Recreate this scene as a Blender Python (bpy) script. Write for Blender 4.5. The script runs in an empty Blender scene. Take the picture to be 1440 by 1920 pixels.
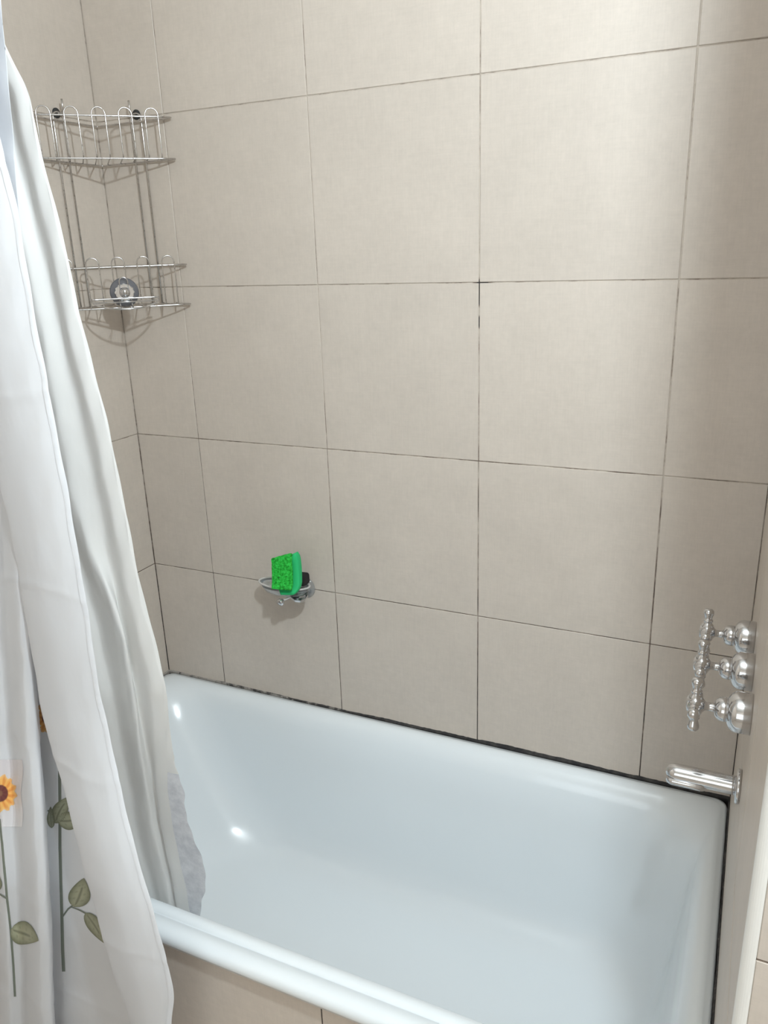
import bpy, bmesh, math, random
from mathutils import Vector, Matrix
from mathutils.bvhtree import BVHTree
random.seed(4)
S = bpy.context.scene
COL = S.collection

# ---------------------------------------------------------------- camera
# origin: left-back corner of the bath alcove at the height of the tub rim, metres
CAM = Vector((1.36838, -1.48743, 1.06892))
RX = Vector((0.9080068, 0.4176480, -0.0330709))     # camera right
FW = Vector((-0.4061985, 0.8582811, -0.3136181))    # camera forward
UP = Vector((-0.1025979, 0.2982008, 0.9489731))     # camera up
FPX = 1490.838
cd = bpy.data.cameras.new('camera'); cam = bpy.data.objects.new('camera', cd); COL.objects.link(cam)
cam.matrix_world = Matrix(((RX.x, UP.x, -FW.x, CAM.x), (RX.y, UP.y, -FW.y, CAM.y), (RX.z, UP.z, -FW.z, CAM.z), (0, 0, 0, 1)))
cd.sensor_fit = 'VERTICAL'; cd.sensor_height = 36; cd.sensor_width = 27; cd.lens = FPX * 36 / 1920
cd.clip_start = .01
S.camera = cam
# ---------------------------------------------------------------- world, lamps, exposure
w = bpy.data.worlds.new('world'); S.world = w; w.use_nodes = True
w.node_tree.nodes['Background'].inputs[0].default_value = (.9, .95, 1, 1)
w.node_tree.nodes['Background'].inputs[1].default_value = .3
S.view_settings.view_transform = 'Standard'; S.view_settings.look = 'None'
S.view_settings.gamma = 1; S.view_settings.use_curve_mapping = False
S.view_settings.exposure = 0.31
def lamp(name, kind, loc, energy, color, **k):
    l = bpy.data.lights.new(name, kind); l.energy = energy; l.color = color
    for a, b in k.items(): setattr(l, a, b)
    o = bpy.data.objects.new(name, l); o.location = loc; COL.objects.link(o); return o
lamp('ceiling_bulb', 'POINT', (1.470, -1.18, 1.64), 51, (.81, .93, 1), shadow_soft_size=.03)
_w = lamp('added_fill', 'AREA', (.95, -3.03, .75), 4.5, (.78, .90, 1), shape='RECTANGLE', size=1.0, size_y=1.2)  # soft cool fill added behind the camera to lift low tiles and curtain
_w.rotation_euler = (math.radians(90), 0, 0)

def px(u, v, ax, val):
    """the point where the photograph's pixel meets the plane axis=val"""
    d = FW + RX * ((u - 720) / FPX) - UP * ((v - 960) / FPX)
    return CAM + d * ((val - CAM[ax]) / d[ax])

# ---------------------------------------------------------------- materials
def mat(name, col=(.8, .8, .8), rough=.5, metal=0, **k):
    m = bpy.data.materials.new(name); m.use_nodes = True
    b = m.node_tree.nodes['Principled BSDF']
    b.inputs['Base Color'].default_value = (*col, 1); b.inputs['Roughness'].default_value = rough
    b.inputs['Metallic'].default_value = metal
    for a, v in k.items(): b.inputs[a.replace('_', ' ')].default_value = v
    return m
def nd(m, t, **k):
    n = m.node_tree.nodes.new(t)
    for a, v in k.items():
        if a in n.inputs: n.inputs[a].default_value = v
        else: setattr(n, a, v)
    return n
def ln(m, a, b): m.node_tree.links.new(a, b)
def bsdf(m): return m.node_tree.nodes['Principled BSDF']
def noise(m, vec, scale, detail=4, rough=.6):
    n = nd(m, 'ShaderNodeTexNoise'); n.inputs['Scale'].default_value = scale
    n.inputs['Detail'].default_value = detail; n.inputs['Roughness'].default_value = rough
    ln(m, vec, n.inputs['Vector']); return n
def ramp(m, fac, stops):
    r = nd(m, 'ShaderNodeValToRGB'); e = r.color_ramp.elements
    while len(e) < len(stops): e.new(.5)
    for i, (p, c) in enumerate(stops): e[i].position = p; e[i].color = (*c, 1)
    ln(m, fac, r.inputs[0]); return r
def mix(m, fac, a, b, mode='MIX'):
    x = nd(m, 'ShaderNodeMix', data_type='RGBA', blend_type=mode)
    if isinstance(fac, float): x.inputs[0].default_value = fac
    else: ln(m, fac, x.inputs[0])
    for s, q in ((6, a), (7, b)):
        if isinstance(q, tuple): x.inputs[s].default_value = (*q, 1)
        else: ln(m, q, x.inputs[s])
    return x.outputs[2]

def tile_material(name, base):
    m = mat(name, base, .46, Specular_IOR_Level=.5)
    geo = nd(m, 'ShaderNodeNewGeometry'); oi = nd(m, 'ShaderNodeObjectInfo')
    off = nd(m, 'ShaderNodeVectorMath', operation='SCALE'); ln(m, geo.outputs['Position'], off.inputs[0]); off.inputs['Scale'].default_value = 1
    add = nd(m, 'ShaderNodeVectorMath', operation='ADD'); ln(m, off.outputs[0], add.inputs[0])
    comb = nd(m, 'ShaderNodeCombineXYZ')
    mul = nd(m, 'ShaderNodeMath', operation='MULTIPLY'); ln(m, oi.outputs['Random'], mul.inputs[0]); mul.inputs[1].default_value = 37
    for i in range(3): ln(m, mul.outputs[0], comb.inputs[i])
    ln(m, comb.outputs[0], add.inputs[1]); v = add.outputs[0]
    big = noise(m, v, 9, 5, .6); fine = noise(m, v, 70, 6, .75)
    # woven, cement-like grain: noise stretched along x and along z
    st = []
    for sc in ((30, 30, 420), (420, 420, 30)):
        mp = nd(m, 'ShaderNodeMapping'); mp.inputs['Scale'].default_value = sc
        ln(m, v, mp.inputs['Vector']); st.append(noise(m, mp.outputs[0], 1, 2, .5))
    c = ramp(m, big.outputs[0], [(.3, tuple(x * .93 for x in base)), (.72, tuple(min(1, x * 1.07) for x in base))]).outputs[0]
    c = mix(m, .35, c, ramp(m, fine.outputs[0], [(.3, tuple(x * .86 for x in base)), (.7, tuple(min(1, x * 1.12) for x in base))]).outputs[0])
    for s in st:
        c = mix(m, .12, c, ramp(m, s.outputs[0], [(.3, tuple(x * .82 for x in base)), (.7, tuple(min(1, x * 1.12) for x in base))]).outputs[0])
    # a faint tint of its own for each tile
    hv = nd(m, 'ShaderNodeHueSaturation'); ln(m, c, hv.inputs['Color'])
    mr = nd(m, 'ShaderNodeMapRange'); ln(m, oi.outputs['Random'], mr.inputs[0]); mr.inputs[3].default_value = .975; mr.inputs[4].default_value = 1.02
    ln(m, mr.outputs[0], hv.inputs['Value'])
    ln(m, hv.outputs[0], bsdf(m).inputs['Base Color'])
    bp = nd(m, 'ShaderNodeBump'); bp.inputs['Strength'].default_value = .12; bp.inputs['Distance'].default_value = .001
    ln(m, fine.outputs[0], bp.inputs['Height']); ln(m, bp.outputs[0], bsdf(m).inputs['Normal'])
    return m
M_TILE = tile_material('beige_tile', (.62, .545, .475))

# grout: pale, going black with mould near the tub and in blotches
M_GROUT = mat('grout', (.5, .46, .4), .9)
def grout_nodes():
    m = M_GROUT; geo = nd(m, 'ShaderNodeNewGeometry'); P = geo.outputs['Position']
    n1 = noise(m, P, 14, 4, .7); n2 = noise(m, P, 90, 3, .6)
    sx = nd(m, 'ShaderNodeSeparateXYZ'); ln(m, P, sx.inputs[0])
    low = nd(m, 'ShaderNodeMapRange'); ln(m, sx.outputs[2], low.inputs[0])
    for i, q in ((1, .0), (2, .9), (3, .34), (4, .0)): low.inputs[i].default_value = q
    tot = nd(m, 'ShaderNodeMath', operation='ADD'); ln(m, n1.outputs[0], tot.inputs[0]); ln(m, low.outputs[0], tot.inputs[1])
    cur = tot.outputs[0]
    for c, r in (((.886, 0, 1.0), .012), ((.886, 0, .985), .03), ((.884, 0, .93), .014), ((.885, 0, .02), .06), ((.53, 0, .0), .03), ((.185, 0, .02), .04), ((0, 0, 0), .08), ((1.234, 0, .0), .03), ((1.41, 0, .0), .1)):
        d = nd(m, 'ShaderNodeVectorMath', operation='DISTANCE'); ln(m, P, d.inputs[0]); d.inputs[1].default_value = c
        k = nd(m, 'ShaderNodeMapRange'); ln(m, d.outputs['Value'], k.inputs[0])
        for i, q in ((1, r * .5), (2, r), (3, .6), (4, 0)): k.inputs[i].default_value = q
        a = nd(m, 'ShaderNodeMath', operation='ADD'); ln(m, cur, a.inputs[0]); ln(m, k.outputs[0], a.inputs[1]); cur = a.outputs[0]
    a = nd(m, 'ShaderNodeMath', operation='MULTIPLY_ADD'); ln(m, n2.outputs[0], a.inputs[0]); a.inputs[1].default_value = .25; ln(m, cur, a.inputs[2])
    r = ramp(m, a.outputs[0], [(.0, (.66, .60, .53)), (.62, (.55, .48, .41)), (.82, (.2, .15, .12)), (1.0, (.035, .03, .028))])
    ln(m, r.outputs[0], bsdf(m).inputs['Base Color'])
grout_nodes()
M_MOULD = mat('mouldy_sealant', (.05, .05, .05), .8)
def mould():
    m = M_MOULD; geo = nd(m, 'ShaderNodeNewGeometry'); P = geo.outputs['Position']
    sx = nd(m, 'ShaderNodeSeparateXYZ'); ln(m, P, sx.inputs[0])
    n = noise(m, P, 60, 4, .7); n2 = noise(m, P, 11, 2, .5)
    k = nd(m, 'ShaderNodeMapRange'); ln(m, sx.outputs[0], k.inputs[0])
    for i, q in ((1, .1), (2, .8), (3, .10), (4, -.22)): k.inputs[i].default_value = q
    a = nd(m, 'ShaderNodeMath', operation='ADD'); ln(m, n.outputs[0], a.inputs[0]); ln(m, k.outputs[0], a.inputs[1])
    b = nd(m, 'ShaderNodeMath', operation='MULTIPLY_ADD'); ln(m, n2.outputs[0], b.inputs[0]); b.inputs[1].default_value = .35; ln(m, a.outputs[0], b.inputs[2])
    r = ramp(m, b.outputs[0], [(.36, (.022, .021, .022)), (.62, (.06, .054, .05)), (.78, (.34, .31, .28))])
    ln(m, r.outputs[0], bsdf(m).inputs['Base Color'])
mould()
M_ENAMEL = mat('white_enamel', (.84, .88, .905), .16, Specular_IOR_Level=.5, Coat_Weight=.4, Coat_Roughness=.05)
M_CHROME = mat('chrome', (.66, .66, .67), .11, 1)
M_WIRE = mat('steel_wire', (.62, .60, .58), .22, 1)
def rusty():
    m = M_WIRE; geo = nd(m, 'ShaderNodeNewGeometry'); n = noise(m, geo.outputs['Position'], 120, 4, .7)
    r = ramp(m, n.outputs[0], [(.56, (.58, .56, .54)), (.74, (.22, .16, .12))]); ln(m, r.outputs[0], bsdf(m).inputs['Base Color'])
    r2 = ramp(m, n.outputs[0], [(.56, (1, 1, 1)), (.76, (.3, .3, .3))]); ln(m, r2.outputs[0], bsdf(m).inputs['Metallic'])
rusty()
M_PLASTER = mat('white_plaster', (.80, .77, .73), .8)
M_ROOM = mat('room_wall_paint', (.72, .66, .60), .7)
M_TRIM = mat('white_trim', (.86, .84, .80), .35)
M_DARK = mat('dark_gap', (.03, .03, .03), .7)
M_CUP = mat('smoky_rubber', (.20, .20, .22), .3, Transmission_Weight=.3, Alpha=1.0)
M_CLEAR = mat('clear_plastic', (.9, .93, .95), .08, Transmission_Weight=.85, IOR=1.45)
M_BLACK = mat('black_foam', (.018, .014, .014), .9)
M_GREEN = mat('green_foam', (.02, .52, .17), .75)
M_SCOUR = mat('green_scourer', (.03, .6, .07), .9)
def scour():
    m = M_SCOUR; tc = nd(m, 'ShaderNodeTexCoord'); n = noise(m, tc.outputs['Object'], 170, 5, .75)
    r = ramp(m, n.outputs[0], [(.34, (.0, .10, .005)), (.46, (.01, .42, .03)), (.62, (.04, .68, .09))]); ln(m, r.outputs[0], bsdf(m).inputs['Base Color'])
    bp = nd(m, 'ShaderNodeBump'); bp.inputs['Strength'].default_value = .9; bp.inputs['Distance'].default_value = .002
    ln(m, n.outputs[0], bp.inputs['Height']); ln(m, bp.outputs[0], bsdf(m).inputs['Normal'])
scour()
def cloth(name, col, trans):
    m = mat(name, col, .45, Specular_IOR_Level=.35); nt = m.node_tree
    out = [n for n in nt.nodes if n.type == 'OUTPUT_MATERIAL'][0]
    tr = nd(m, 'ShaderNodeBsdfTranslucent'); tr.inputs[0].default_value = (*col, 1)
    mx = nd(m, 'ShaderNodeMixShader'); mx.inputs[0].default_value = trans
    ln(m, bsdf(m).outputs[0], mx.inputs[1]); ln(m, tr.outputs[0], mx.inputs[2]); ln(m, mx.outputs[0], out.inputs[0])
    geo = nd(m, 'ShaderNodeNewGeometry'); mp = nd(m, 'ShaderNodeMapping'); mp.inputs['Scale'].default_value = (1, 1, .5)
    ln(m, geo.outputs['Position'], mp.inputs[0]); n = noise(m, mp.outputs[0], 16, 3, .5)
    bp = nd(m, 'ShaderNodeBump'); bp.inputs['Strength'].default_value = .35; bp.inputs['Distance'].default_value = .01
    ln(m, n.outputs[0], bp.inputs['Height']); ln(m, bp.outputs[0], bsdf(m).inputs['Normal']); ln(m, bp.outputs[0], tr.inputs['Normal'])
    return m
M_CLOTH = cloth('white_curtain_cloth', (.82, .825, .85), .3)
M_LINER = cloth('cream_curtain_cloth', (.83, .825, .81), .3)
M_HEM = cloth('hem_cloth', (.80, .81, .84), .15)
M_WET = mat('wet_cloth', (.66, .655, .69), .35, Alpha=.85)
_g = nd(M_WET, 'ShaderNodeNewGeometry'); _n = noise(M_WET, _g.outputs['Position'], 45, 5, .7)
_r = ramp(M_WET, _n.outputs[0], [(.35, (.55, .545, .58)), (.65, (.76, .75, .77))]); ln(M_WET, _r.outputs[0], bsdf(M_WET).inputs['Base Color'])
M_WINDOW = mat('sheer_cloth_patch', (.66, .63, .63), .5)
M_THREAD = mat('thread', (.45, .44, .47), .9)
M_PRINT = mat('curtain_print', (.5, .5, .5), .5)
_a = nd(M_PRINT, 'ShaderNodeVertexColor'); _a.layer_name = 'ink'; ln(M_PRINT, _a.outputs[0], bsdf(M_PRINT).inputs['Base Color'])

# ---------------------------------------------------------------- mesh helpers
def obj(name, bm, m, parent=None, smooth=False, loc=None):
    me = bpy.data.meshes.new(name)
    bmesh.ops.recalc_face_normals(bm, faces=bm.faces[:]) if bm.faces else None
    bm.to_mesh(me); bm.free()
    ms = m if isinstance(m, (list, tuple)) else [m]
    for x in ms: me.materials.append(x)
    if smooth:
        for p in me.polygons: p.use_smooth = True
    o = bpy.data.objects.new(name, me); COL.objects.link(o)
    if parent: o.parent = parent
    if loc: o.location = loc
    return o
def tag(o, label=None, cat=None, group=None, kind=None):
    for k, v in (('label', label), ('category', cat), ('group', group), ('kind', kind)):
        if v: o[k] = v
    return o
def thing(name, loc, label, cat, group=None, kind=None):
    o = bpy.data.objects.new(name, None); o.empty_display_size = .03; COL.objects.link(o); o.location = loc
    return tag(o, label, cat, group, kind)
def box(bm, a, b, bev=0, seg=1):
    g = bmesh.ops.create_cube(bm, size=1); vs = g['verts']
    for v in vs:
        v.co = Vector([(a[i] + b[i]) / 2 + v.co[i] * (b[i] - a[i]) for i in range(3)])
    if bev:
        es = list({e for v in vs for e in v.link_edges})
        bmesh.ops.bevel(bm, geom=es, offset=bev, segments=seg, affect='EDGES', profile=.5)
    return bm
def nb(): return bmesh.new()
def frame(axis):
    a = Vector(axis).normalized(); h = Vector((0, 0, 1)) if abs(a.z) < .9 else Vector((1, 0, 0))
    x = a.cross(h).normalized(); return a, x, a.cross(x)
def lathe(bm, prof, origin, axis, seg=24):
    a, x, y = frame(axis); o = Vector(origin); rings = []
    for r, h in prof:
        if r < 1e-6: rings.append([bm.verts.new(o + a * h)])
        else: rings.append([bm.verts.new(o + a * h + (x * math.cos(t) + y * math.sin(t)) * r) for t in [2 * math.pi * i / seg for i in range(seg)]])
    for p, q in zip(rings, rings[1:]):
        for i in range(seg):
            j = (i + 1) % seg
            if len(p) == 1 and len(q) == 1: continue
            if len(p) == 1: bm.faces.new((p[0], q[i], q[j]))
            elif len(q) == 1: bm.faces.new((p[i], q[0], p[j]))
            else: bm.faces.new((p[i], q[i], q[j], p[j]))
    return bm
def tube(bm, pts, r, seg=8, closed=False):
    pts = [Vector(p) for p in pts]; n = len(pts); rings = []; prev = None
    for i, p in enumerate(pts):
        if closed: d = pts[(i + 1) % n] - pts[i - 1]
        else: d = pts[min(i + 1, n - 1)] - pts[max(i - 1, 0)]
        d.normalize()
        if prev is None: _, x, _y = frame(d)
        else: x = (prev - d * prev.dot(d)).normalized()
        prev = x; y = d.cross(x)
        rings.append([bm.verts.new(p + (x * math.cos(t) + y * math.sin(t)) * r) for t in [2 * math.pi * k / seg for k in range(seg)]])
    m = n if closed else n - 1
    for i in range(m):
        a, b = rings[i], rings[(i + 1) % n]
        for k in range(seg):
            bm.faces.new((a[k], a[(k + 1) % seg], b[(k + 1) % seg], b[k]))
    if not closed:
        bm.faces.new(rings[0]); bm.faces.new(rings[-1][::-1])
    return bm

# ---------------------------------------------------------------- room shell
XR = 1.4115; FLOOR = -.55; CEIL = 2.05; YF = -.90; XF = 2.70; YB = -3.05
JX = [.185, .532, .8795, 1.2345]                    # vertical joints of the back wall
JZ = [.313, .657, 1.0035, 1.353, 1.702]             # horizontal joints
def structure(name, a, b, m):
    return tag(obj(name, box(nb(), a, b), m), kind='structure')
wb = structure('wall_back', (-.1, .0, FLOOR), (XF, .10, CEIL), M_GROUT)
wl = structure('wall_left', (-.1, YB, FLOOR), (0, 0, CEIL), M_GROUT)
wr = structure('wall_right', (XR, YF, FLOOR), (XF, 0, CEIL), M_GROUT)
T = .0016                                            # tile stands proud of the grout
G = .0010                                            # half the joint
_cache = {}
def tile(parent, axis, u0, u1, z0, z1, face, sign):
    """axis 'y': tile in a wall of constant y (u = x); axis 'x': wall of constant x (u = y)"""
    w_, h_ = u1 - u0 - 2 * G, z1 - z0 - 2 * G
    if w_ < .012 or h_ < .012: return
    key = (axis, round(w_, 4), round(h_, 4))
    if key not in _cache:
        bm = nb()
        if axis == 'y': box(bm, (-w_ / 2, -.004, -h_ / 2), (w_ / 2, .004, h_ / 2), .0008)
        else: box(bm, (-.004, -w_ / 2, -h_ / 2), (.004, w_ / 2, h_ / 2), .0008)
        o = obj('tile', bm, M_TILE, parent); _cache[key] = o.data
    else:
        o = bpy.data.objects.new('tile', _cache[key]); COL.objects.link(o); o.parent = parent
    off = face + sign * (T - .004 + random.uniform(-.0003, .0003)); c = (u0 + u1) / 2
    o.location = (c, off, (z0 + z1) / 2) if axis == 'y' else (off, c, (z0 + z1) / 2)
    return o
ZS = [-.002, *JZ, CEIL]
XS = [T, *JX, XR - T]
for i in range(len(ZS) - 1):
    for j in range(len(XS) - 1):
        tile(wb, 'y', XS[j], XS[j + 1], ZS[i], ZS[i + 1], 0, -1)
# left wall: whole tiles start at the corner
ys = [-T, -.35, -.70, -1.05, -1.40, -1.75, -2.10, -2.45, -2.80, YB]
zl = [FLOOR, -.037, *JZ, CEIL]
for i in range(len(zl) - 1):
    for j in range(len(ys) - 1):
        tile(wl, 'x', ys[j + 1], ys[j], zl[i], zl[i + 1], 0, 1)
# right wall of the alcove
ys = [-T, -.30, -.60, YF + .0065]
for i in range(len(zl) - 1):
    for j in range(len(ys) - 1):
        tile(wr, 'x', ys[j + 1], ys[j], zl[i], zl[i + 1], XR, -1)
# its end, facing the room
xs = [XR + .0065, XR + .33, XR + .68, XR + 1.03, XF]
zz = [FLOOR, -.20, .149, .498, .847, 1.196, 1.545, 1.894, CEIL]
for i in range(len(zz) - 1):
    for j in range(len(xs) - 1):
        tile(wr, 'y', xs[j], xs[j + 1], zz[i], zz[i + 1], YF, -1)
# white quarter-round strip on the outside corner
bm = nb(); cx, cy, R_ = XR + .0072, YF + .0072, .0106
pr_ = [(cx + .0005, cy)] + [(cx - R_ * math.sin(t), cy - R_ * math.cos(t)) for t in [math.pi / 2 * k / 8 for k in range(9)]]
lo = [bm.verts.new((x, y, FLOOR)) for x, y in pr_]; hi = [bm.verts.new((x, y, CEIL)) for x, y in pr_]
for k in range(len(pr_)): bm.faces.new((lo[k], lo[(k + 1) % len(pr_)], hi[(k + 1) % len(pr_)], hi[k]))
bm.faces.new(lo); bm.faces.new(hi)
tag(obj('trim_1', bm, M_TRIM), kind='structure')
structure('wall_front', (-.1, YB - .1, FLOOR), (XF + .1, YB, CEIL), M_ROOM)
wf = bpy.data.objects['wall_front']
fr = nb()
for a, b in (((.42, YB, .12), (.45, YB + .03, 1.38)), ((1.45, YB, .12), (1.48, YB + .03, 1.38)), ((.42, YB, .12), (1.48, YB + .03, .15)), ((.42, YB, 1.35), (1.48, YB + .03, 1.38)), ((.935, YB, .12), (.965, YB + .03, 1.38))): box(fr, a, b, .003)
tag(obj('added_window_frame_1', fr, M_TRIM), kind='structure')  # made-up window frame, out of view, to go with the added fill
structure('wall_far_right', (XF, YB, FLOOR), (XF + .1, .1, CEIL), M_ROOM)
structure('ceiling', (-.1, YB - .1, CEIL), (XF + .1, .1, CEIL + .1), M_PLASTER)
structure('floor', (-.1, YB - .1, FLOOR - .1), (XF + .1, .1, FLOOR), tile_material('floor_tile', (.50, .44, .38)))

# mouldy sealant between tub and wall (back, right, left)
def caulk(name, p0, p1, inward, n=220):
    """p0-p1 along the wall; a low wedge with an uneven upper edge"""
    bm = nb(); p0 = Vector(p0); p1 = Vector(p1); inw = Vector(inward); rows = []
    s1 = random.random() * 9
    for i in range(n + 1):
        t = i / n; p = p0.lerp(p1, t); x = p.x
        body = .0022 + .0038 * min(1, max(0, (x - .55) / .35)) * (1 - .5 * min(1, max(0, (x - 1.15) / .2)))
        h = body + .0012 * math.sin(41 * t + s1) * math.sin(17 * t) + random.uniform(-.0006, .0008)
        h = max(.0012, h); d = .0028 + .0008 * math.sin(29 * t)
        rows.append([bm.verts.new(p + Vector((0, 0, -.006))), bm.verts.new(p + Vector((0, 0, h))), bm.verts.new(p + inw * T * 1.3 + Vector((0, 0, h))),
                     bm.verts.new(p + inw * (T + d) + Vector((0, 0, .0005))), bm.verts.new(p + inw * (T + d) + Vector((0, 0, -.006)))])
    for a, b in zip(rows, rows[1:]):
        for k in range(5): bm.faces.new((a[k], a[(k + 1) % 5], b[(k + 1) % 5], b[k]))
    bm.faces.new(rows[0]); bm.faces.new(rows[-1])
    return tag(obj(name, bm, M_MOULD), kind='structure')
caulk('trim_2', (.003, 0, 0), (XR - .003, 0, 0), (0, -1, 0))
caulk('trim_3', (XR, -.003, 0), (XR, -.70, 0), (-1, 0, 0))
caulk('trim_4', (0, -.003, 0), (0, -.70, 0), (1, 0, 0))

# ---------------------------------------------------------------- bathtub
TUB = thing('bathtub', (.7, -.36, FLOOR), 'white enamelled bathtub with rounded corners standing between the tiled walls', 'bathtub')
TI = Matrix.Translation(-Vector(TUB.location))
def rrect(x0, x1, y0, y1, r, n=12, m=10):
    """rounded rectangle, corner radii r; m points along each side"""
    if not isinstance(r, (tuple, list)): r = (r,) * 4
    pts = []
    cs = [((x1, y1), r[0], 0), ((x0, y1), r[1], 90), ((x0, y0), r[2], 180), ((x1, y0), r[3], 270)]
    arcs = []
    for (cx, cy), rr, a0 in cs:
        ox = cx - rr if a0 in (0, 270) else cx + rr; oy = cy - rr if a0 in (0, 90) else cy + rr
        arcs.append([(ox + rr * math.cos(math.radians(a0 + 90 * k / n)), oy + rr * math.sin(math.radians(a0 + 90 * k / n))) for k in range(n + 1)])
    for i in range(4):
        pts += arcs[i]; a = arcs[i][-1]; b = arcs[(i + 1) % 4][0]
        pts += [(a[0] + (b[0] - a[0]) * k / m, a[1] + (b[1] - a[1]) * k / m) for k in range(1, m)]
    return pts
X0, X1, Y0, Y1 = .0045, XR - .0045, -.712, -.0045
def ring(dx0, dx1, dy0, dy1, r, z):
    return [(x, y, z) for x, y in rrect(X0 + dx0, X1 - dx1, Y0 + dy0, Y1 - dy1, r)]
RG = [  # underside of the lip, outer roll, flat rim with its shallow step, raised inner edge, basin
    ring(.02, .02, .012, .02, .02, -.030), ring(.004, .004, .000, .004, .022, -.028), ring(0, 0, -.004, 0, .022, -.018),
    ring(0, 0, -.003, 0, .024, -.008), ring(.002, .002, .003, .002, .024, -.0015), ring(.006, .006, .010, .006, .026, .0002),
    ring(.010, .011, .0262, .011, .028, .0014), ring(.011, .012, .0274, .012, .03, -.0012), ring(.0125, .0135, .0288, .0135, .03, .0026), ring(.018, .018, .040, .020, .045, .0040),
    ring(.024, .024, .050, .028, .075, .0022), ring(.032, .032, .055, .037, .09, -.004), ring(.040, .040, .059, .046, .105, -.014),
    ring(.055, .047, .064, .055, .12, -.035), ring(.085, .056, .070, .064, .135, -.09), ring(.13, .066, .077, .073, .15, -.17),
    ring(.18, .077, .085, .083, .16, -.25), ring(.225, .090, .095, .095, .17, -.31), ring(.26, .108, .110, .112, .17, -.345),
    ring(.30, .135, .135, .140, .16, -.365), ring(.36, .19, .185, .19, .13, -.374), ring(.50, .35, .28, .27, .06, -.378)]
bm = nb(); V = [[bm.verts.new(p) for p in r] for r in RG]; n = len(V[0])
for k, ring_ in enumerate(V):
    if abs(RG[k][0][2] + .0012) < 1e-6:                   # the groove runs along the front rim only
        for v_ in ring_:
            if v_.co.y > -.66: v_.co.z = .0022
for a, b in zip(V, V[1:]):
    for i in range(n): bm.faces.new((a[i], a[(i + 1) % n], b[(i + 1) % n], b[i]))
cv = bm.verts.new((.75, -.36, -.38))
for i in range(n): bm.faces.new((V[-1][i], V[-1][(i + 1) % n], cv))
# outer shell under the rim so the basin has a wall
OUT = [ring(.045, .045, .052, .045, .1, -.031), ring(.05, .03, .05, .045, .1, -.06), ring(.16, .06, .065, .06, .15, -.27), ring(.30, .12, .12, .12, .15, -.40)]
W_ = [V[0]] + [[bm.verts.new(p) for p in r] for r in OUT]
for a, b in zip(W_, W_[1:]):
    for i in range(n): bm.faces.new((b[i], b[(i + 1) % n], a[(i + 1) % n], a[i]))
bm.faces.new(W_[-1])
bmesh.ops.transform(bm, matrix=TI, verts=bm.verts)
obj('basin', bm, M_ENAMEL, TUB, True)
for (x, y) in ((.35, -.22), (.35, -.50), (1.1, -.22), (1.1, -.50)):
    obj('foot', lathe(nb(), [(0, 0), (.03, 0), (.03, .01), (.015, .02), (.015, .155), (0, .155)], (x - .7, y + .36, .0), (0, 0, 1), 16), M_PLASTER, TUB, True)
# tiled panel under the front rim
PAN = structure('wall_bath_front', (.003, -.700, FLOOR), (XR - .003, -.668, -.036), M_GROUT)
px_ = [.003, .165, .512, .859, 1.206, XR - .003]; pz = [FLOOR, -.385, -.0375]
for i in range(2):
    for j in range(5): tile(PAN, 'y', px_[j], px_[j + 1], pz[i], pz[i + 1], -.700, -1)

# ---------------------------------------------------------------- taps and spout
def make_tap(loc, label, spin):
    t = thing('tap', loc, label, 'tap', 'cross-handle taps on the right wall')
    X = (-1, 0, 0)
    obj('base_cap', lathe(nb(), [(0, 0), (.0265, 0), (.0272, .002), (.0272, .018), (.0262, .0215), (.0235, .0255), (.0190, .0290), (.0165, .0300), (0, .0300)], (0, 0, 0), X, 36), M_CHROME, t, True)
    obj('collar', lathe(nb(), [(0, .0295), (.0155, .0295), (.0160, .032), (.0160, .036), (.0148, .0405), (.0115, .044), (.0065, .0465), (0, .0465)], (0, 0, 0), X, 28), M_CHROME, t, True)
    obj('stem', lathe(nb(), [(0, .046), (.0064, .046), (.0056, .048), (.0056, .0565), (.0066, .0575), (.0066, .0595), (0, .0595)], (0, 0, 0), X, 20), M_CHROME, t, True)
    h = obj('handle', lathe(nb(), [(0, .058), (.007, .058), (.0105, .061), (.0140, .0645), (.0148, .070), (.0132, .0750), (.0108, .0765), (.0108, .0790), (.008, .0805), (0, .0812)], (0, 0, 0), X, 28), M_CHROME, t, True)
    for k in range(4):
        a = math.radians(spin + 90 * k); d = (0, math.cos(a), math.sin(a))
        obj('handle_arm', lathe(nb(), [(0, .007), (.0098, .0080), (.0088, .0120), (.0066, .0150), (.0060, .0165), (.0074, .0180), (.0074, .0198), (.0058, .0215), (.0056, .0235), (.0070, .0275), (.0080, .0315), (.0076, .0345), (.0055, .0372), (0, .0384)], (-.0695, 0, 0), d, 18), M_CHROME, h, True)
    return t
TX = XR - T + .0003
make_tap((TX, -.252, .478), 'chrome tap with a cross handle, farthest from the white corner trim', 82)
make_tap((TX, -.362, .478), 'chrome tap with a cross handle, middle one of the three in the row', 86)
make_tap((TX, -.474, .476), 'chrome tap with a cross handle, nearest to the white corner trim', 84)

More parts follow.
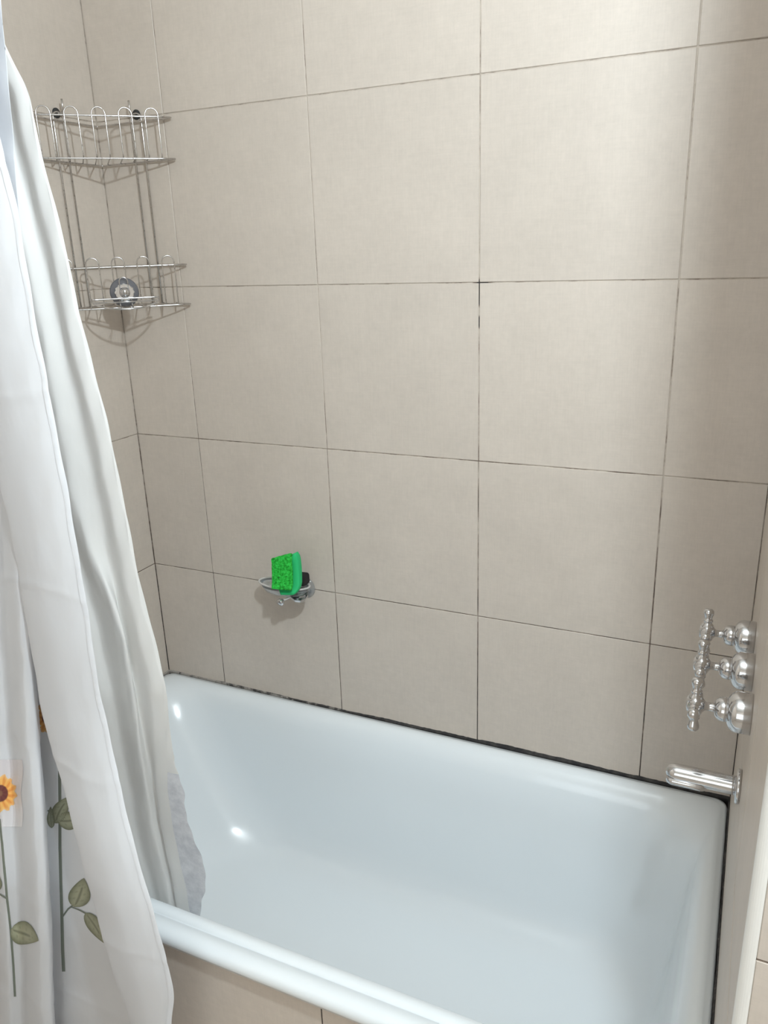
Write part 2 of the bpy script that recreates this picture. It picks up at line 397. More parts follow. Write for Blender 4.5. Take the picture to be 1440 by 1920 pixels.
SPY, SPZ = -.415, .322
SP = thing('bath_spout', (TX, SPY, SPZ), 'short round chrome spout with a flange on the right wall under the taps', 'spout')
obj('flange', lathe(nb(), [(0, 0), (.0235, 0), (.0248, .0015), (.0248, .005), (.0235, .0065), (.015, .0072), (0, .0072)], (0, 0, 0), (-1, 0, 0), 40), M_CHROME, SP, True)
PR = .0132
pf = [(0, .006), (PR + .0006, .006), (PR + .0004, .012), (PR, .087)] + [(PR * math.cos(math.radians(a)), .087 + .0150 * math.sin(math.radians(a))) for a in range(12, 90, 12)] + [(0, .102)]
obj('pipe', lathe(nb(), pf, (0, 0, 0), (-1, 0, 0), 32), M_CHROME, SP, True)
bm = nb(); st = []
for z, k in ((-.004, 1.0), (-.0128, 1.0), (-.0140, .86), (-.0140, .62), (-.008, .58)):
    st.append([bm.verts.new((-.072 + (math.copysign(.018, math.cos(a)) + .0105 * k * math.cos(a)), -.0038 + .0105 * k * math.sin(a), z)) for a in [2 * math.pi * (i + .5) / 28 for i in range(28)]])
for a, b in zip(st, st[1:]):
    for i in range(28): bm.faces.new((a[i], a[(i + 1) % 28], b[(i + 1) % 28], b[i]))
bm.faces.new(st[0]); bm.faces.new(st[-1])
obj('outlet', bm, M_CHROME, SP, True)

# ---------------------------------------------------------------- corner wire rack
RK = thing('corner_rack', (0, 0, .96), 'two-tier chrome wire corner rack hung in the left back corner', 'rack')
def off(pts): return [Vector(p) - Vector((0, 0, .96)) for p in pts]
WR = .0016
LEG = .214; CH = .032; O_ = .010
def ring_pts(z):
    return [(O_, -O_, z), (LEG, -O_, z), (LEG - .012, -CH, z), (CH, -LEG + .012, z), (O_, -LEG, z)]
def dense(pts, closed, n=8, r=.006):
    """round the corners of a polyline"""
    P = [Vector(p) for p in pts]; out = []; m = len(P)
    for i in range(m):
        if not closed and i in (0, m - 1): out.append(P[i]); continue
        a = (P[i - 1] - P[i]); b = (P[(i + 1) % m] - P[i]); ra = min(r, a.length * .45); rb = min(r, b.length * .45)
        A = P[i] + a.normalized() * ra; B = P[i] + b.normalized() * rb
        for k in range(n + 1):
            t = k / n; out.append(A * (1 - t) ** 2 + P[i] * 2 * t * (1 - t) + B * t * t)
    return out
tiers = ((1.343, 1.264, 1.357, 'upper'), (1.052, .968, 1.070, 'lower'))
F0 = Vector((CH, -LEG + .012, 0)); F1 = Vector((LEG - .012, -CH, 0))
for zt, zb, zu, nm in tiers:
    for z in (zt, zb):
        obj('shelf_ring', tube(nb(), off(dense(ring_pts(z), True)), WR * 1.1, 8, True), M_WIRE, RK, True)
    step = 1 / 9.3
    for k in range(5):
        legs = []
        for q in (0, 1):
            f = (2 * k + q) * step + .01
            p = F0.lerp(F1, f); outw = Vector((1, -1, 0)).normalized() * .0032
            p = p + outw
            # along the floor of the shelf to the wall-side wire
            dirn = Vector((-1, 1, 0)).normalized()
            tmax = min((p.x - O_) / -dirn.x if dirn.x else 9, (-O_ - p.y) / dirn.y)
            back = p + dirn * tmax
            legs.append([(p.x, p.y), (back.x, back.y)])
        (a, ab), (b, bb) = legs
        mid = ((a[0] + b[0]) / 2, (a[1] + b[1]) / 2)
        hw = Vector((b[0] - a[0], b[1] - a[1])).length / 2
        arc = []
        for s in range(0, 13):
            t = math.pi * s / 12; c_ = -math.cos(t)
            arc.append((mid[0] + (b[0] - a[0]) / 2 * c_, mid[1] + (b[1] - a[1]) / 2 * c_, zu - hw * .9 + hw * math.sin(t)))
        zfl = zb + .0028
        pts = [(ab[0], ab[1], zfl), (a[0], a[1], zfl)] + arc + [(b[0], b[1], zfl), (bb[0], bb[1], zfl)]
        P = [Vector(p) for p in pts]; full = dense([P[0], P[1], P[2]], False, 5, .005)[:-1] + P[2:-2] + dense([P[-3], P[-2], P[-1]], False, 5, .005)[1:]
        obj('wire_loop', tube(nb(), off(full), WR * .85, 7), M_WIRE, RK, True)
for side in (0, 1):
    def W(s, d, z): return (s, -d, z) if side else (d, -s, z)
    for k, (sA, sB) in enumerate(((.102, .130),)):
        top = 1.350
        arc = [W((sA + sB) / 2 - (sB - sA) / 2 * math.cos(math.pi * q / 10), .0065, top + .010 * math.sin(math.pi * q / 10)) for q in range(11)]
        pts = [W(sA, .0065, .968)] + arc + [W(sB, .0065, .968)]
        obj('upright', tube(nb(), off(pts), WR * 1.1, 8), M_WIRE, RK, True)
    hk = [W(.116, .004, 1.358), W(.116, .014, 1.356), W(.116, .022, 1.358), W(.118, .025, 1.366), W(.118, .025, 1.382)]
    h = obj('hook', tube(nb(), off(dense(hk, False, 5, .005)), .002, 8), M_WIRE, RK, True)
    obj('screw_plate', lathe(nb(), [(0, 0), (.010, 0), (.010, .002), (.005, .004), (0, .004)], off([W(.116, .0026, 1.358)])[0], W(0, 1, 0), 16), M_DARK, h, True)

# suction soap dish hanging on the front wires of the lower tier
nrm = Vector((.707, -.707, 0)); tng = Vector((.707, .707, 0)); upv = Vector((0, 0, 1))
c = (F0 + F1) / 2 + nrm * .008 + Vector((0, 0, 1.000)) + tng * .004
SD = thing('suction_soap_dish', c, 'chrome soap dish with grey suction cup on the lower tier of the corner rack', 'soap dish')
def L(a, b, c_): return tng * a + nrm * b + upv * c_       # along, outward, up
obj('suction_cup', lathe(nb(), [(0, 0), (.0295, 0), (.030, .001), (.027, .003), (.018, .007), (.012, .011), (0, .011)], (0, 0, 0), nrm, 40), M_CUP, SD, True)
bm = nb(); rr = []
for lev, k in ((.009, 1), (.0125, 1), (.0135, .9)):
    rr.append([bm.verts.new(L((.0178 + .0008 * math.cos(12 * a)) * k * math.cos(a) * 1.1, lev, (.0178 + .0008 * math.cos(12 * a)) * k * math.sin(a))) for a in [2 * math.pi * i / 72 for i in range(72)]])
for a, b in zip(rr, rr[1:]):
    for i in range(72): bm.faces.new((a[i], a[(i + 1) % 72], b[(i + 1) % 72], b[i]))
bm.faces.new(rr[0]); bm.faces.new(rr[-1]); bs = obj('boss', bm, M_CHROME, SD, False)
obj('knob', lathe(nb(), [(0, .012), (.011, .012), (.011, .015), (.0085, .0165), (.008, .0175), (.0078, .020), (.0045, .0225), (0, .023)], (0, 0, 0), nrm, 28), M_CHROME, bs, True)
hp = [L(-.008, .0145, .004), L(-.0085, .0155, .022)] + [L(-.0085 * math.cos(t), .016, .022 + .009 * math.sin(t)) for t in [math.pi * q / 8 for q in range(1, 8)]] + [L(.0085, .0155, .022), L(.008, .0145, .004)]
obj('hanger_loop', tube(nb(), hp, .0013, 8), M_CHROME, SD, True)
DW = .068
lens = [L(-DW, .020, -.012)] + [L(-DW + 2 * DW * q / 16, .020 - .002, -.012) for q in range(1, 16)] + [L(DW, .020, -.012)]
front = [L(DW * math.cos(math.pi * q / 20), .020 + .050 * math.sin(math.pi * q / 20) ** .9, -.014 - .017 * math.sin(math.pi * q / 20)) for q in range(1, 20)]
dr = obj('dish_rim', tube(nb(), lens + front, .0019, 8, True), M_CHROME, SD, True)
obj('dish_rail', tube(nb(), [L(-DW + .004, .020, -.019), L(DW - .004, .020, -.019)], .0015, 8), M_CHROME, SD, True)
for s in (-.012, .012):
    obj('dish_strut', tube(nb(), dense([L(s, .012, -.010), L(s, .020, -.030), L(s * 1.2, .064, -.031)], False, 5, .006), .0014, 8), M_CHROME, SD, True)

# ---------------------------------------------------------------- soap holder with the green sponge
cH = px(534, 1093, 1, -.045)
HD = thing('soap_holder', (cH.x, -T, cH.z - .01), 'oval soap holder on the back wall, holding the green sponge', 'soap holder')
def H(x, y, z): return Vector((x - .0, y, z))
def oval(a, b, z, n=40): return [H(a * math.cos(t), -.046 + b * math.sin(t), z) for t in [2 * math.pi * i / n for i in range(n)]]
obj('rim', tube(nb(), oval(.066, .031, .010), .0022, 8, True), mat('pale_plastic', (.80, .78, .75), .25, Transmission_Weight=.3), HD, True)
bm = nb(); rings = [[bm.verts.new(H(.061 * k * math.cos(t), -.046 + .027 * k * math.sin(t), z)) for t in [2 * math.pi * i / 40 for i in range(40)]] for k, z in ((1.03, .009), (.98, -.002), (.85, -.012), (.5, -.016))]
for a, b in zip(rings, rings[1:]):
    for i in range(0, 40): bm.faces.new((a[i], a[(i + 1) % 40], b[(i + 1) % 40], b[i]))
bm.faces.new(rings[-1]); o = obj('tray', bm, M_CLEAR, HD, True)
md = o.modifiers.new('s', 'SOLIDIFY'); md.thickness = .0012
obj('suction_cup', lathe(nb(), [(0, 0), (.027, 0), (.027, .0012), (.018, .005), (.010, .008), (.006, .012), (0, .012)], (.028, 0, -.014), (0, -1, 0), 32), M_CLEAR, HD, True)
obj('knob', lathe(nb(), [(0, 0), (.004, 0), (.005, .003), (.0085, .005), (.0095, .009), (.0075, .0125), (0, .014)], (.010, -.074, -.0185), (-.1, -1, -.35), 20), M_CHROME, HD, True)
obj('bracket', tube(nb(), dense([H(.028, -.009, -.012), H(.028, -.030, -.018), H(.012, -.074, -.018)], False, 5, .01), .0028, 8), M_CHROME, HD, True)
# the facetted chrome end on the right of the tray
obj('chrome_shell', lathe(nb(), [(0, 0), (.010, .001), (.017, .005), (.0205, .011), (.0215, .018), (.0205, .018), (.016, .008), (0, .003)], (.040, -.050, -.022), (.25, -.35, 1), 10), M_CHROME, HD, False)

def blob(name, m, parent, sx, sy, sz, bev, jit=0, cuts=3):
    bm = box(nb(), (-sx / 2, -sy / 2, -sz / 2), (sx / 2, sy / 2, sz / 2), bev, 3)
    if cuts: bmesh.ops.subdivide_edges(bm, edges=[e for e in bm.edges if e.calc_length() > .006], cuts=cuts, use_grid_fill=True)
    if jit:
        for v in bm.verts: v.co += Vector((random.uniform(-1, 1), random.uniform(-1, 1), random.uniform(-1, 1))) * jit
    return obj(name, bm, m, parent, True)
cS = px(537, 1075, 1, -.095)
SG = thing('sponge', (cS.x, -.095, cS.z), 'bright green scrubbing sponge standing upright in the wall soap holder', 'sponge')
SG.rotation_euler = (math.radians(-8), math.radians(-3), math.radians(4))
bm = nb(); sec = []
for i in range(13):
    t = i / 12; z = -.047 + .084 * t
    wd = .027 * (1 - .35 * (max(0, .25 - t) / .25) ** 2 - .20 * max(0, (t - .86) / .14) ** 2); dp = .0105
    yb = .006 * math.sin(t * 3.0) - .004 * max(0, 1 - t / .22) ** 1.6
    ringp = []
    for j in range(24):
        a = 2 * math.pi * j / 24; ca, sa = math.cos(a), math.sin(a)
        e = .35
        ringp.append(bm.verts.new((.004 + wd * math.copysign(abs(ca) ** e, ca), .004 + yb + dp * math.copysign(abs(sa) ** e, sa), z + (.010 * t + .002) * ca)))
    sec.append(ringp)
for a, b in zip(sec, sec[1:]):
    for j in range(24): bm.faces.new((a[j], a[(j + 1) % 24], b[(j + 1) % 24], b[j]))
bm.faces.new(sec[0]); bm.faces.new(sec[-1]); obj('foam', bm, M_GREEN, SG, True)
pd = blob('scouring_pad', M_SCOUR, SG, .049, .010, .076, .003, .0011, 5); pd.location = (-.0035, -.012, .005)
for v in pd.data.vertices: v.co.z += v.co.x * .30 * max(0, v.co.z / .04); v.co.y -= .006 * max(0, -v.co.z / .04) ** 2
cB = px(566, 1091, 1, -.045)
BS = blob('foam_piece', M_BLACK, None, .026, .030, .026, .006, .0003, 2); BS.location = (cB.x, -.042, cB.z + .006)
tag(BS, 'small black foam piece beside the green sponge in the wall soap holder', 'foam piece')

# ---------------------------------------------------------------- shower curtain
def curtain_grid(lines, zs, per, zshift=None):
    """lines: for each fold, pixels (u, v, Y) met at depth Y; gives rows of cloth points at the heights zs"""
    L3 = []
    def lift(v): t = min(1, max(0, (1750 - v) / 450)); return .05 * t * t * (3 - 2 * t) if zshift else 0
    for ln_ in lines:
        ln_ = [(u, v, Y + lift(v)) for u, v, Y in ln_]
        pts = sorted([px(u, v, 1, Y) for u, v, Y in ln_], key=lambda p: p.z); L3.append(pts)
    def at(pts, z):
        if z <= pts[0].z:
            a, b = pts[0], pts[1]; s = (b.x - a.x) / (b.z - a.z); s = max(-.15, min(.15, s)); return a.x + s * (z - a.z), a.y
        for a, b in zip(pts, pts[1:]):
            if z <= b.z: t = (z - a.z) / (b.z - a.z); return a.x + (b.x - a.x) * t, a.y + (b.y - a.y) * t
        a, b = pts[-2], pts[-1]; s = max(-.12, min(.12, (b.x - a.x) / (b.z - a.z))); return b.x + s * (z - b.z), b.y
    raw = [[at(p, z) for z in zs] for p in L3]
    sm = []
    for col in raw:                                   # smooth each fold along its height
        c_ = col[:]
        for _ in range(9):
            c_ = [c_[0]] + [((c_[i - 1][0] + 2 * c_[i][0] + c_[i + 1][0]) / 4, (c_[i - 1][1] + 2 * c_[i][1] + c_[i + 1][1]) / 4) for i in range(1, len(c_) - 1)] + [c_[-1]]
        sm.append(c_)
    rows = []
    for k, z in enumerate(zs):
        P = [Vector((c_[k][0], c_[k][1], 0)) for c_ in sm]; P = [P[0] * 2 - P[1]] + P + [P[-1] * 2 - P[-2]]
        row = []
        for i in range(1, len(P) - 2):
            for q in range(per):
                t = q / per; a, b, c_, d = P[i - 1], P[i], P[i + 1], P[i + 2]
                # centripetal-like: damp tangents so the tight folds do not overshoot
                l = (c_ - b).length; m1 = (c_ - a); m2 = (d - b)
                m1 = m1.normalized() * l * .8 if m1.length > 1e-6 else m1; m2 = m2.normalized() * l * .8 if m2.length > 1e-6 else m2
                h = (2 * t**3 - 3 * t**2 + 1) * b + (t**3 - 2 * t**2 + t) * m1 + (-2 * t**3 + 3 * t**2) * c_ + (t**3 - t**2) * m2
                row.append(Vector((h.x, h.y, z)))
        row.append(Vector((P[-2].x, P[-2].y, z))); rows.append(row)
    return rows
def zrange(z0, z1, n): return [z0 + (z1 - z0) * i / n for i in range(n + 1)]
def wrinkle(rows, folds, amp=.0022, seed=0):
    """packing creases across the cloth and a soft unevenness, pushed along the local normal"""
    for i, r in enumerate(rows):
        for j, p in enumerate(r):
            a = r[max(j - 1, 0)]; b = r[min(j + 1, len(r) - 1)]; t = b - a
            n_ = Vector((t.y, -t.x, 0)); n_ = n_.normalized() if n_.length > 1e-7 else Vector((0, -1, 0))
            d = 0
            for zf, sl in folds:
                q = (p.z - zf - sl * math.sin(j * .11 + zf * 9)) / .0065; d += amp * .42 * math.exp(-q * q)
            d += .0011 * math.sin(p.z * 23 + j * .17 + seed) * math.sin(p.z * 9 - j * .06) + .0005 * math.sin(p.z * 71 + j * .5)
            p.y -= d
def cloth_obj(name, rows, m, parent, c0=0, c1=None):
    bm = nb(); c1 = c1 if c1 is not None else len(rows[0]) - 1
    g = [[bm.verts.new(r[j]) for j in range(c0, c1 + 1)] for r in rows]
    for a, b in zip(g, g[1:]):
        for j in range(len(a) - 1): bm.faces.new((a[j], a[j + 1], b[j + 1], b[j]))
    me = bpy.data.meshes.new(name); bm.to_mesh(me); bm.free()
    for x in (m if isinstance(m, list) else [m]): me.materials.append(x)
    for p in me.polygons: p.use_smooth = True
    o = bpy.data.objects.new(name, me); COL.objects.link(o); o.parent = parent; return o

ROD = thing('curtain_rod', (0, -.70, 1.78), 'chrome shower curtain rod above the tub', 'rod')
obj('bar', lathe(nb(), [(0, .004), (.0125, .004), (.0125, XR - .007), (0, XR - .007)], (0, 0, 0), (1, 0, 0), 20), M_CHROME, ROD, True)
for x, d in ((.003, 1), (XR - .003, -1)):
    obj('bracket', lathe(nb(), [(0, 0), (.026, 0), (.026, .004), (.016, .012), (0, .012)], (x, 0, 0), (d, 0, 0), 24), M_CHROME, ROD, True)

# outer curtain: hem - flap - folded back - printed panel - further pleats to the left wall
hemP = [(-90, 0), (-45, 100), (2, 270), (34, 400), (60, 560), (75, 650), (88, 700), (105, 800), (125, 910), (140, 1000), (165, 1150), (183, 1270), (195, 1330), (210, 1400), (232, 1500), (255, 1600), (282, 1690), (303, 1760), (323, 1840), (326, 1870), (321, 1920)]
flpP = [(-190, 0), (-130, 300), (-70, 600), (-22, 800), (10, 950), (30, 1050), (50, 1170), (66, 1260), (76, 1320), (92, 1385), (112, 1450), (135, 1540), (160, 1640), (193, 1760), (225, 1860), (247, 1920)]
def W3(P, Y): return [(u, v, Y) for u, v in P]
def mixP(t, Y, du=0):                                   # a line between flap edge and hem
    out = []
    for u, v in hemP:
        for (a, va), (b, vb) in zip(flpP, flpP[1:]):
            if va <= v <= vb: f = a + (b - a) * (v - va) / (vb - va); break
        out.append((f + (u - f) * t + du, v, Y))
    return out
def shift(P, du, Y): return [(u + du, v, Y) for u, v in P]
edgeP = [(40, 700), (52, 1000), (62, 1200), (70, 1300), (76, 1400), (86, 1500), (88, 1560), (93, 1650), (98, 1760), (103, 1920)]
lines = [W3(hemP, -.792), mixP(.72, -.800), mixP(.35, -.803), W3(flpP, -.793), shift(flpP, 5, -.783), mixP(.5, -.777), mixP(.86, -.768), mixP(.86, -.760),
         mixP(.5, -.753), shift(flpP, 0, -.748), shift(edgeP, 20, -.745), shift(edgeP, -14, -.748), shift(edgeP, 0, -.765), shift(edgeP, -6, -.782), shift(edgeP, -24, -.790), shift(edgeP, -46, -.780), shift(edgeP, -62, -.771),
         shift(edgeP, -85, -.786), shift(edgeP, -115, -.776), shift(edgeP, -145, -.752), shift(edgeP, -185, -.772), shift(edgeP, -225, -.750)]
PER = 10
zsO = zrange(-.46, 1.765, 420)
rowsO = curtain_grid(lines, zsO, PER, True)
for r in rowsO:                                         # keep the cloth off the left wall and gather it on the rod
    for p in r:
        p.x = max(p.x, .012 + .0004 * (p.x * 10))
wrinkle(rowsO, [(1.19, .01), (.905, .006), (.62, .010), (.335, .008), (.05, .010), (-.20, .008)], .002)
for r in rowsO:
    for p in r: p.y = min(p.y, -.6915)
SC = thing('shower_curtain', (.3, -.76, -.46), 'white shower curtain printed with sunflowers and leaves hanging outside the tub', 'curtain')
SCI = -Vector(SC.location)
def local(rows, c): return [[p + c for p in r] for r in rows]
main = cloth_obj('cloth', local(rowsO, SCI), M_CLOTH, SC)
# stitched hem along the free edge
st_rows = []
for r in rowsO:
    a, b = r[0], r[1]; d = (b - a).normalized()
    nn = Vector((d.y, -d.x, 0)); nn = nn if nn.y < 0 else -nn
    st_rows.append((a - d * .0008, a + d * .0075, nn))
bm = nb(); prev = None
for k, (a, b, nn) in enumerate(st_rows):
    pk = .0004 * math.sin(k * 1.9)
    cur = [bm.verts.new(a + nn * .0010 + SCI), bm.verts.new((a + b) / 2 + nn * (.0022 + pk) + SCI), bm.verts.new(b + nn * .0012 + SCI)]
    if prev: bm.faces.new((prev[0], prev[1], cur[1], cur[0])); bm.faces.new((prev[1], prev[2], cur[2], cur[1]))
    prev = cur
obj('side_hem', bm, M_HEM, SC, True)
# rings on the rod (out of frame, hold the cloth)
for k in range(6):
    x = .05 + k * .075
    obj('curtain_ring', tube(nb(), [Vector((x, -.70 + .019 * math.cos(t), 1.775 + .021 * math.sin(t))) + SCI for t in [2 * math.pi * i / 20 for i in range(20)]], .0016, 6, True), M_WIRE, SC, True)

# printed motifs: flat ink shapes laid on the cloth
def bvh_of(rows, c0, c1):
    vs = []; fs = []; n_ = c1 - c0 + 1
    for i, r in enumerate(rows):
        for j in range(c0, c1 + 1): vs.append(r[j])
    for i in range(len(rows) - 1):
        for j in range(n_ - 1): a = i * n_ + j; fs.append((a, a + 1, a + n_ + 1, a + n_))
    return BVHTree.FromPolygons(vs, fs)
bvP = bvh_of(rowsO, 8 * PER, len(rowsO[0]) - 1)         # printed panel and everything left of it
bvL = bvh_of(rowsO, 12 * PER, len(rowsO[0]) - 1)
def ink(name, uvs, faces, cols, bv, lift=.0006):
    ok = []; P = []
    for u, v in uvs:
        d = (FW + RX * ((u - 720) / FPX) - UP * ((v - 960) / FPX)).normalized()
        h = bv.ray_cast(CAM, d)
        if h[0] is None: ok.append(False); P.append(Vector()); continue
        n_ = h[1] if h[1].dot(d) < 0 else -h[1]
        ok.append(True); P.append(h[0] + n_ * lift + SCI)
    me = bpy.data.meshes.new(name); fs = []
    for f in faces:
        if not all(ok[i] for i in f): continue
        if max((P[i] - P[f[0]]).length for i in f) > .022: continue
        fs.append(f)
    if len(fs) > 1:                                     # keep one connected shape
        root = list(range(len(P)))
        def find(i):
            while root[i] != i: root[i] = root[root[i]]; i = root[i]
            return i
        for f in fs:
            for i in f[1:]: root[find(i)] = find(f[0])
        cnt = {}
        for f in fs: cnt[find(f[0])] = cnt.get(find(f[0]), 0) + 1
        best = max(cnt, key=cnt.get); fs = [f for f in fs if find(f[0]) == best]
    used = sorted({i for f in fs for i in f}); remap = {o_: n_ for n_, o_ in enumerate(used)}
    P = [P[i] for i in used]; cols = [cols[i] for i in used]; fs = [tuple(remap[i] for i in f) for f in fs]
    me.from_pydata([tuple(p) for p in P], [], fs)
    ca = me.color_attributes.new('ink', 'FLOAT_COLOR', 'POINT')
    for i, c_ in enumerate(cols): ca.data[i].color = (*c_, 1)
    me.materials.append(M_PRINT)
    o = bpy.data.objects.new(name, me); COL.objects.link(o); o.parent = SC; return o
def lerp3(a, b, t): return tuple(a[i] + (b[i] - a[i]) * t for i in range(3))
def disc_ink(name, cu, cv, rad, colf, bv, nr=16, na=48, wob=0, sx=1, lift=.0006):
    uv = [(cu, cv)]; fs = []; cs = [colf(0, 0)]
    for i in range(1, nr + 1):
        for j in range(na):
            a = 2 * math.pi * j / na; r = rad * i / nr * (1 + (wob * math.sin(a * 13) * (i / nr) ** 3))
            uv.append((cu + r * math.cos(a) * sx, cv + r * math.sin(a))); cs.append(colf(i / nr, a))
    for j in range(na): fs.append((0, 1 + j, 1 + (j + 1) % na))
    for i in range(nr - 1):
        for j in range(na): a = 1 + i * na + j; b = 1 + i * na + (j + 1) % na; fs.append((a, a + na, b + na, b))
    return ink(name, uv, fs, cs, bv, lift)
def flower(r, a):
    if r < .17: return (.20, .09, .05)
    if r < .50: return lerp3((.13, .035, .035), (.17, .05, .04), math.sin(a * 9) * .5 + .5)
    k = .5 + .5 * math.sin(a * 13 + r * 3)
    base = lerp3((.72, .27, .06), (.88, .50, .14), k)
    return lerp3(base, (.85, .62, .30), max(0, (r - .8) / .2) * .6)
# sheer square with the first flower
uv = []; fs = []; cs = []
for i in range(25):
    for j in range(14): uv.append((-20 + 62 * j / 13 + 2 * math.sin(i * .4), 1424 + 126 * i / 24)); cs.append(lerp3((.64, .60, .61), (.70, .68, .69), i / 24))
for i in range(24):
    for j in range(13): a = i * 14 + j; fs.append((a, a + 1, a + 15, a + 14))
ink('sheer_patch', uv, fs, cs, bvL, .0005)
tag(disc_ink('printed_sunflower', 0, 1487, 34, flower, bvL, wob=.10, sx=.92, lift=.0011), 'orange sunflower with a dark centre')
tag(disc_ink('printed_sunflower', 92, 1345, 29, flower, bvP, wob=.08, sx=.9, lift=.0011), 'orange sunflower half hidden by the front flap')
def stem(pts, w0, w1, bv, name='printed_stem'):
    uv = []; cs = []; n_ = 60; fs = []
    tot = len(pts) - 1
    for i in range(n_ + 1):
        t = i / n_ * tot; k = min(int(t), tot - 1); f = t - k; u = pts[k][0] + (pts[k + 1][0] - pts[k][0]) * f; v = pts[k][1] + (pts[k + 1][1] - pts[k][1]) * f
        du = pts[k + 1][0] - pts[k][0]; dv = pts[k + 1][1] - pts[k][1]; l = math.hypot(du, dv); nu, nv = -dv / l, du / l
        w_ = w0 + (w1 - w0) * i / n_
        for s in (-1, 1): uv.append((u + nu * w_ * s, v + nv * w_ * s)); cs.append((.145, .165, .135) if s > 0 else (.20, .22, .18))
    for i in range(n_): fs.append((2 * i, 2 * i + 1, 2 * i + 3, 2 * i + 2))
    return ink(name, uv, fs, cs, bv, .0008)
stem([(0, 1535), (6, 1600), (13, 1680), (20, 1745), (25, 1810), (28, 1868)], 1.8, 2.2, bvL)
stem([(112, 1425), (113, 1500), (113, 1590), (115, 1660), (117, 1730), (118, 1780), (120, 1821)], 2.6, 3.0, bvP)
stem([(-10, 1672), (0, 1676), (13, 1684)], 1.3, 1.6, bvL)
stem([(118, 1718), (128, 1704), (137, 1697)], 1.5, 1.7, bvP)
stem([(134, 1700), (150, 1706), (165, 1714)], 1.0, 1.6, bvP)
stem([(90, 1519), (102, 1527), (112, 1535)], 1.3, 1.6, bvP)
stem([(102, 1541), (112, 1530), (124, 1512), (135, 1505)], 1.2, 1.8, bvP)
def leaf(b, t, wid, bv, bend=0, dark=1.0):
    """from base b to tip t (pixels), half-width wid"""
    n_, m_ = 18, 10; uv = []; cs = []; fs = []
    du, dv = t[0] - b[0], t[1] - b[1]; l = math.hypot(du, dv); nu, nv = -dv / l, du / l
    for i in range(n_ + 1):
        s = i / n_; w_ = wid * (math.sin(math.pi * s ** .72) ** .85 if 0 < s < 1 else 0) + .3
        for j in range(m_ + 1):
            q = -1 + 2 * j / m_; cu = b[0] + du * s + nu * (w_ * q + bend * math.sin(math.pi * s)); cvv = b[1] + dv * s + nv * (w_ * q + bend * math.sin(math.pi * s))
            uv.append((cu, cvv))
            rim = max(abs(q) ** 2.2, (s - .55) * 1.6, (.12 - s) * 5); c_ = lerp3((.40, .40, .28), (.16, .17, .10), min(1, max(0, rim)))
            if abs(q) < .12 and .1 < s < .7: c_ = lerp3(c_, (.13, .14, .09), .8)
            if abs((s * 9 + abs(q) * 1.2) % 2 - 1) < .18: c_ = lerp3(c_, (.16, .17, .11), .45)
            cs.append(tuple(x * dark for x in c_))
    for i in range(n_):
        for j in range(m_): a = i * (m_ + 1) + j; fs.append((a, a + 1, a + m_ + 2, a + m_ + 1))
    return ink('printed_leaf', uv, fs, cs, bv, .0010)
leaf((20, 1742), (73, 1763), 22, bvL, -2)
leaf((-8, 1672), (-2, 1640), 8, bvL, 2, .8)
leaf((140, 1700), (158, 1646), 20, bvP, 3)
leaf((161, 1711), (197, 1768), 13, bvP, -2, .85)
leaf((104, 1543), (134, 1492), 14, bvP, -4, .95)
leaf((108, 1538), (160, 1528), 17, bvP, 5)
leaf((98, 1552), (96, 1512), 7, bvP, -1, .8)

# inner curtain, hanging inside the tub
def Yv(v, d=0): return -.673 + .010 * v / 1400 + .040 * min(1, max(0, (v - 1300) / 350)) + d
eP = [(-12, 0), (0, 65), (30, 130), (55, 166), (70, 250), (85, 312), (120, 450), (150, 590), (180, 712), (205, 800), (235, 950), (262, 1090), (290, 1200), (312, 1290), (322, 1400), (343, 1480), (358, 1570), (384, 1615), (385, 1660), (376, 1712)]
wP = [(-20, 0), (-6, 65), (24, 130), (49, 168), (64, 250), (79, 312), (114, 450), (144, 590), (174, 712), (199, 800), (229, 950), (256, 1090), (284, 1200), (306, 1290), (311, 1400), (315, 1480), (326, 1560), (336, 1610), (348, 1660), (356, 1712)]
l1 = [(-60, 0), (10, 200), (62, 400), (90, 520), (117, 640), (150, 780), (187, 945), (203, 1050), (225, 1150), (262, 1330), (292, 1500), (318, 1620), (335, 1712)]
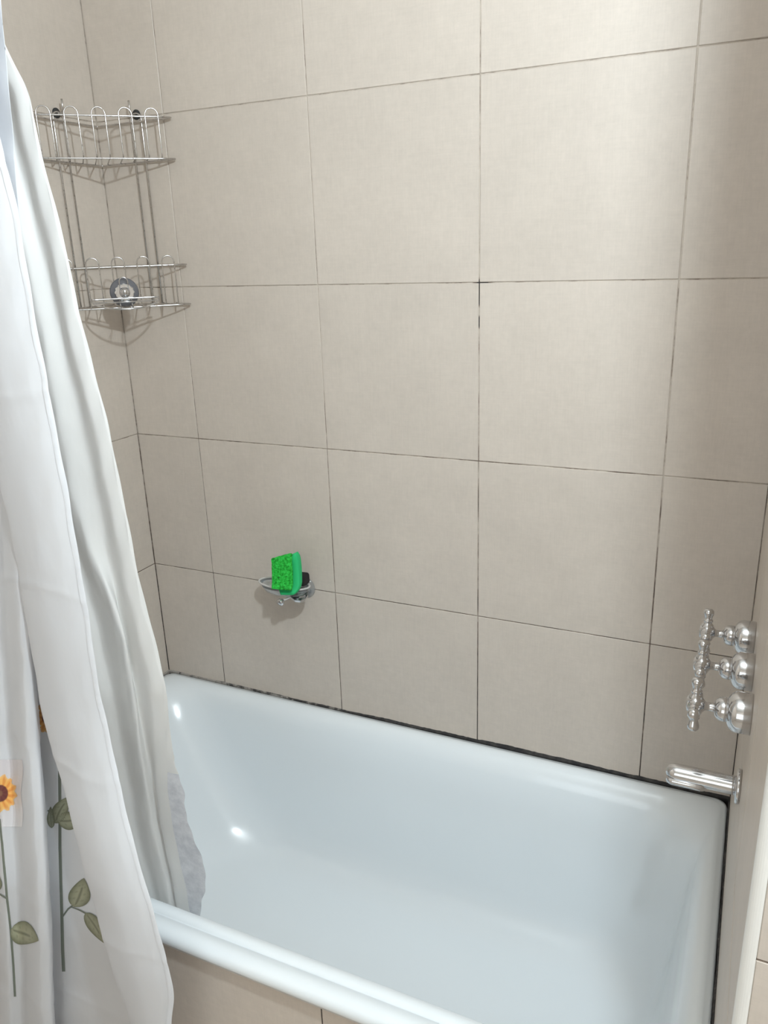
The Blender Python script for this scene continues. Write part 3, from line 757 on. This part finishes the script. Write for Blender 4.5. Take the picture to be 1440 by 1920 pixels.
l2 = [(-80, 0), (-10, 250), (40, 450), (80, 640), (130, 920), (170, 1040), (210, 1130), (232, 1200), (256, 1380), (280, 1540), (305, 1650), (318, 1712)]
l3 = [(-100, 0), (-30, 250), (20, 450), (60, 640), (105, 920), (150, 1060), (186, 1180), (212, 1300), (238, 1450), (262, 1580), (285, 1660), (296, 1712)]
def Y3(P, d): return [(u, v, Yv(v, d)) for u, v in P]
linesI = [Y3(eP, 0), Y3(wP, -.003), Y3([(u - 22, v) for u, v in wP], -.006), Y3(l1, .005), Y3([(u + 4, v) for u, v in l2], -.010), Y3([(u - 10, v) for u, v in l2], -.008), Y3(l3, .003),
          Y3([(u - 28, v) for u, v in l3], -.012), Y3([(u - 58, v) for u, v in l3], .010), Y3([(u - 90, v) for u, v in l3], -.012), Y3([(u - 130, v) for u, v in l3], .010), Y3([(u - 175, v) for u, v in l3], -.010), Y3([(u - 220, v) for u, v in l3], .008)]
zsI = zrange(-.075, 1.765, 340)
rowsI = curtain_grid(linesI, zsI, 8)
for r in rowsI:
    z = r[0].z
    for j, p in enumerate(r):
        p.x = max(p.x, .055 if z < .02 else .014)
        if z < .03: p.y = max(p.y, -.640)
        if j == 0 and z < .30: p.x += .002 * math.sin(z * 60) + .0012 * math.sin(z * 143)
wrinkle(rowsI, [(1.28, .01), (1.0, .006), (.72, .010), (.44, .008), (.16, .010)], .0010, 2)
for r in rowsI:
    for p in r: p.y = max(p.y, -.6885 if p.z > .03 else -.640)
LC = thing('shower_curtain_liner', (.3, -.66, -.075), 'plain cream shower curtain layer whose wet lower edge hangs inside the tub', 'curtain')
lc = cloth_obj('cloth', local(rowsI, -Vector(LC.location)), [M_LINER, M_WET], LC)
nc = len(rowsI[0]) - 1
for i in range(len(rowsI) - 1):
    if rowsI[i][0].z < .27:
        for j in range(0, 8): lc.data.polygons[i * nc + j].material_index = 1
for k in range(6):
    x = .08 + k * .07
    obj('curtain_ring', tube(nb(), [Vector((x, -.70 + .019 * math.cos(t), 1.775 + .021 * math.sin(t))) - Vector(LC.location) for t in [2 * math.pi * i / 20 for i in range(20)]], .0016, 6, True), M_WIRE, LC, True)
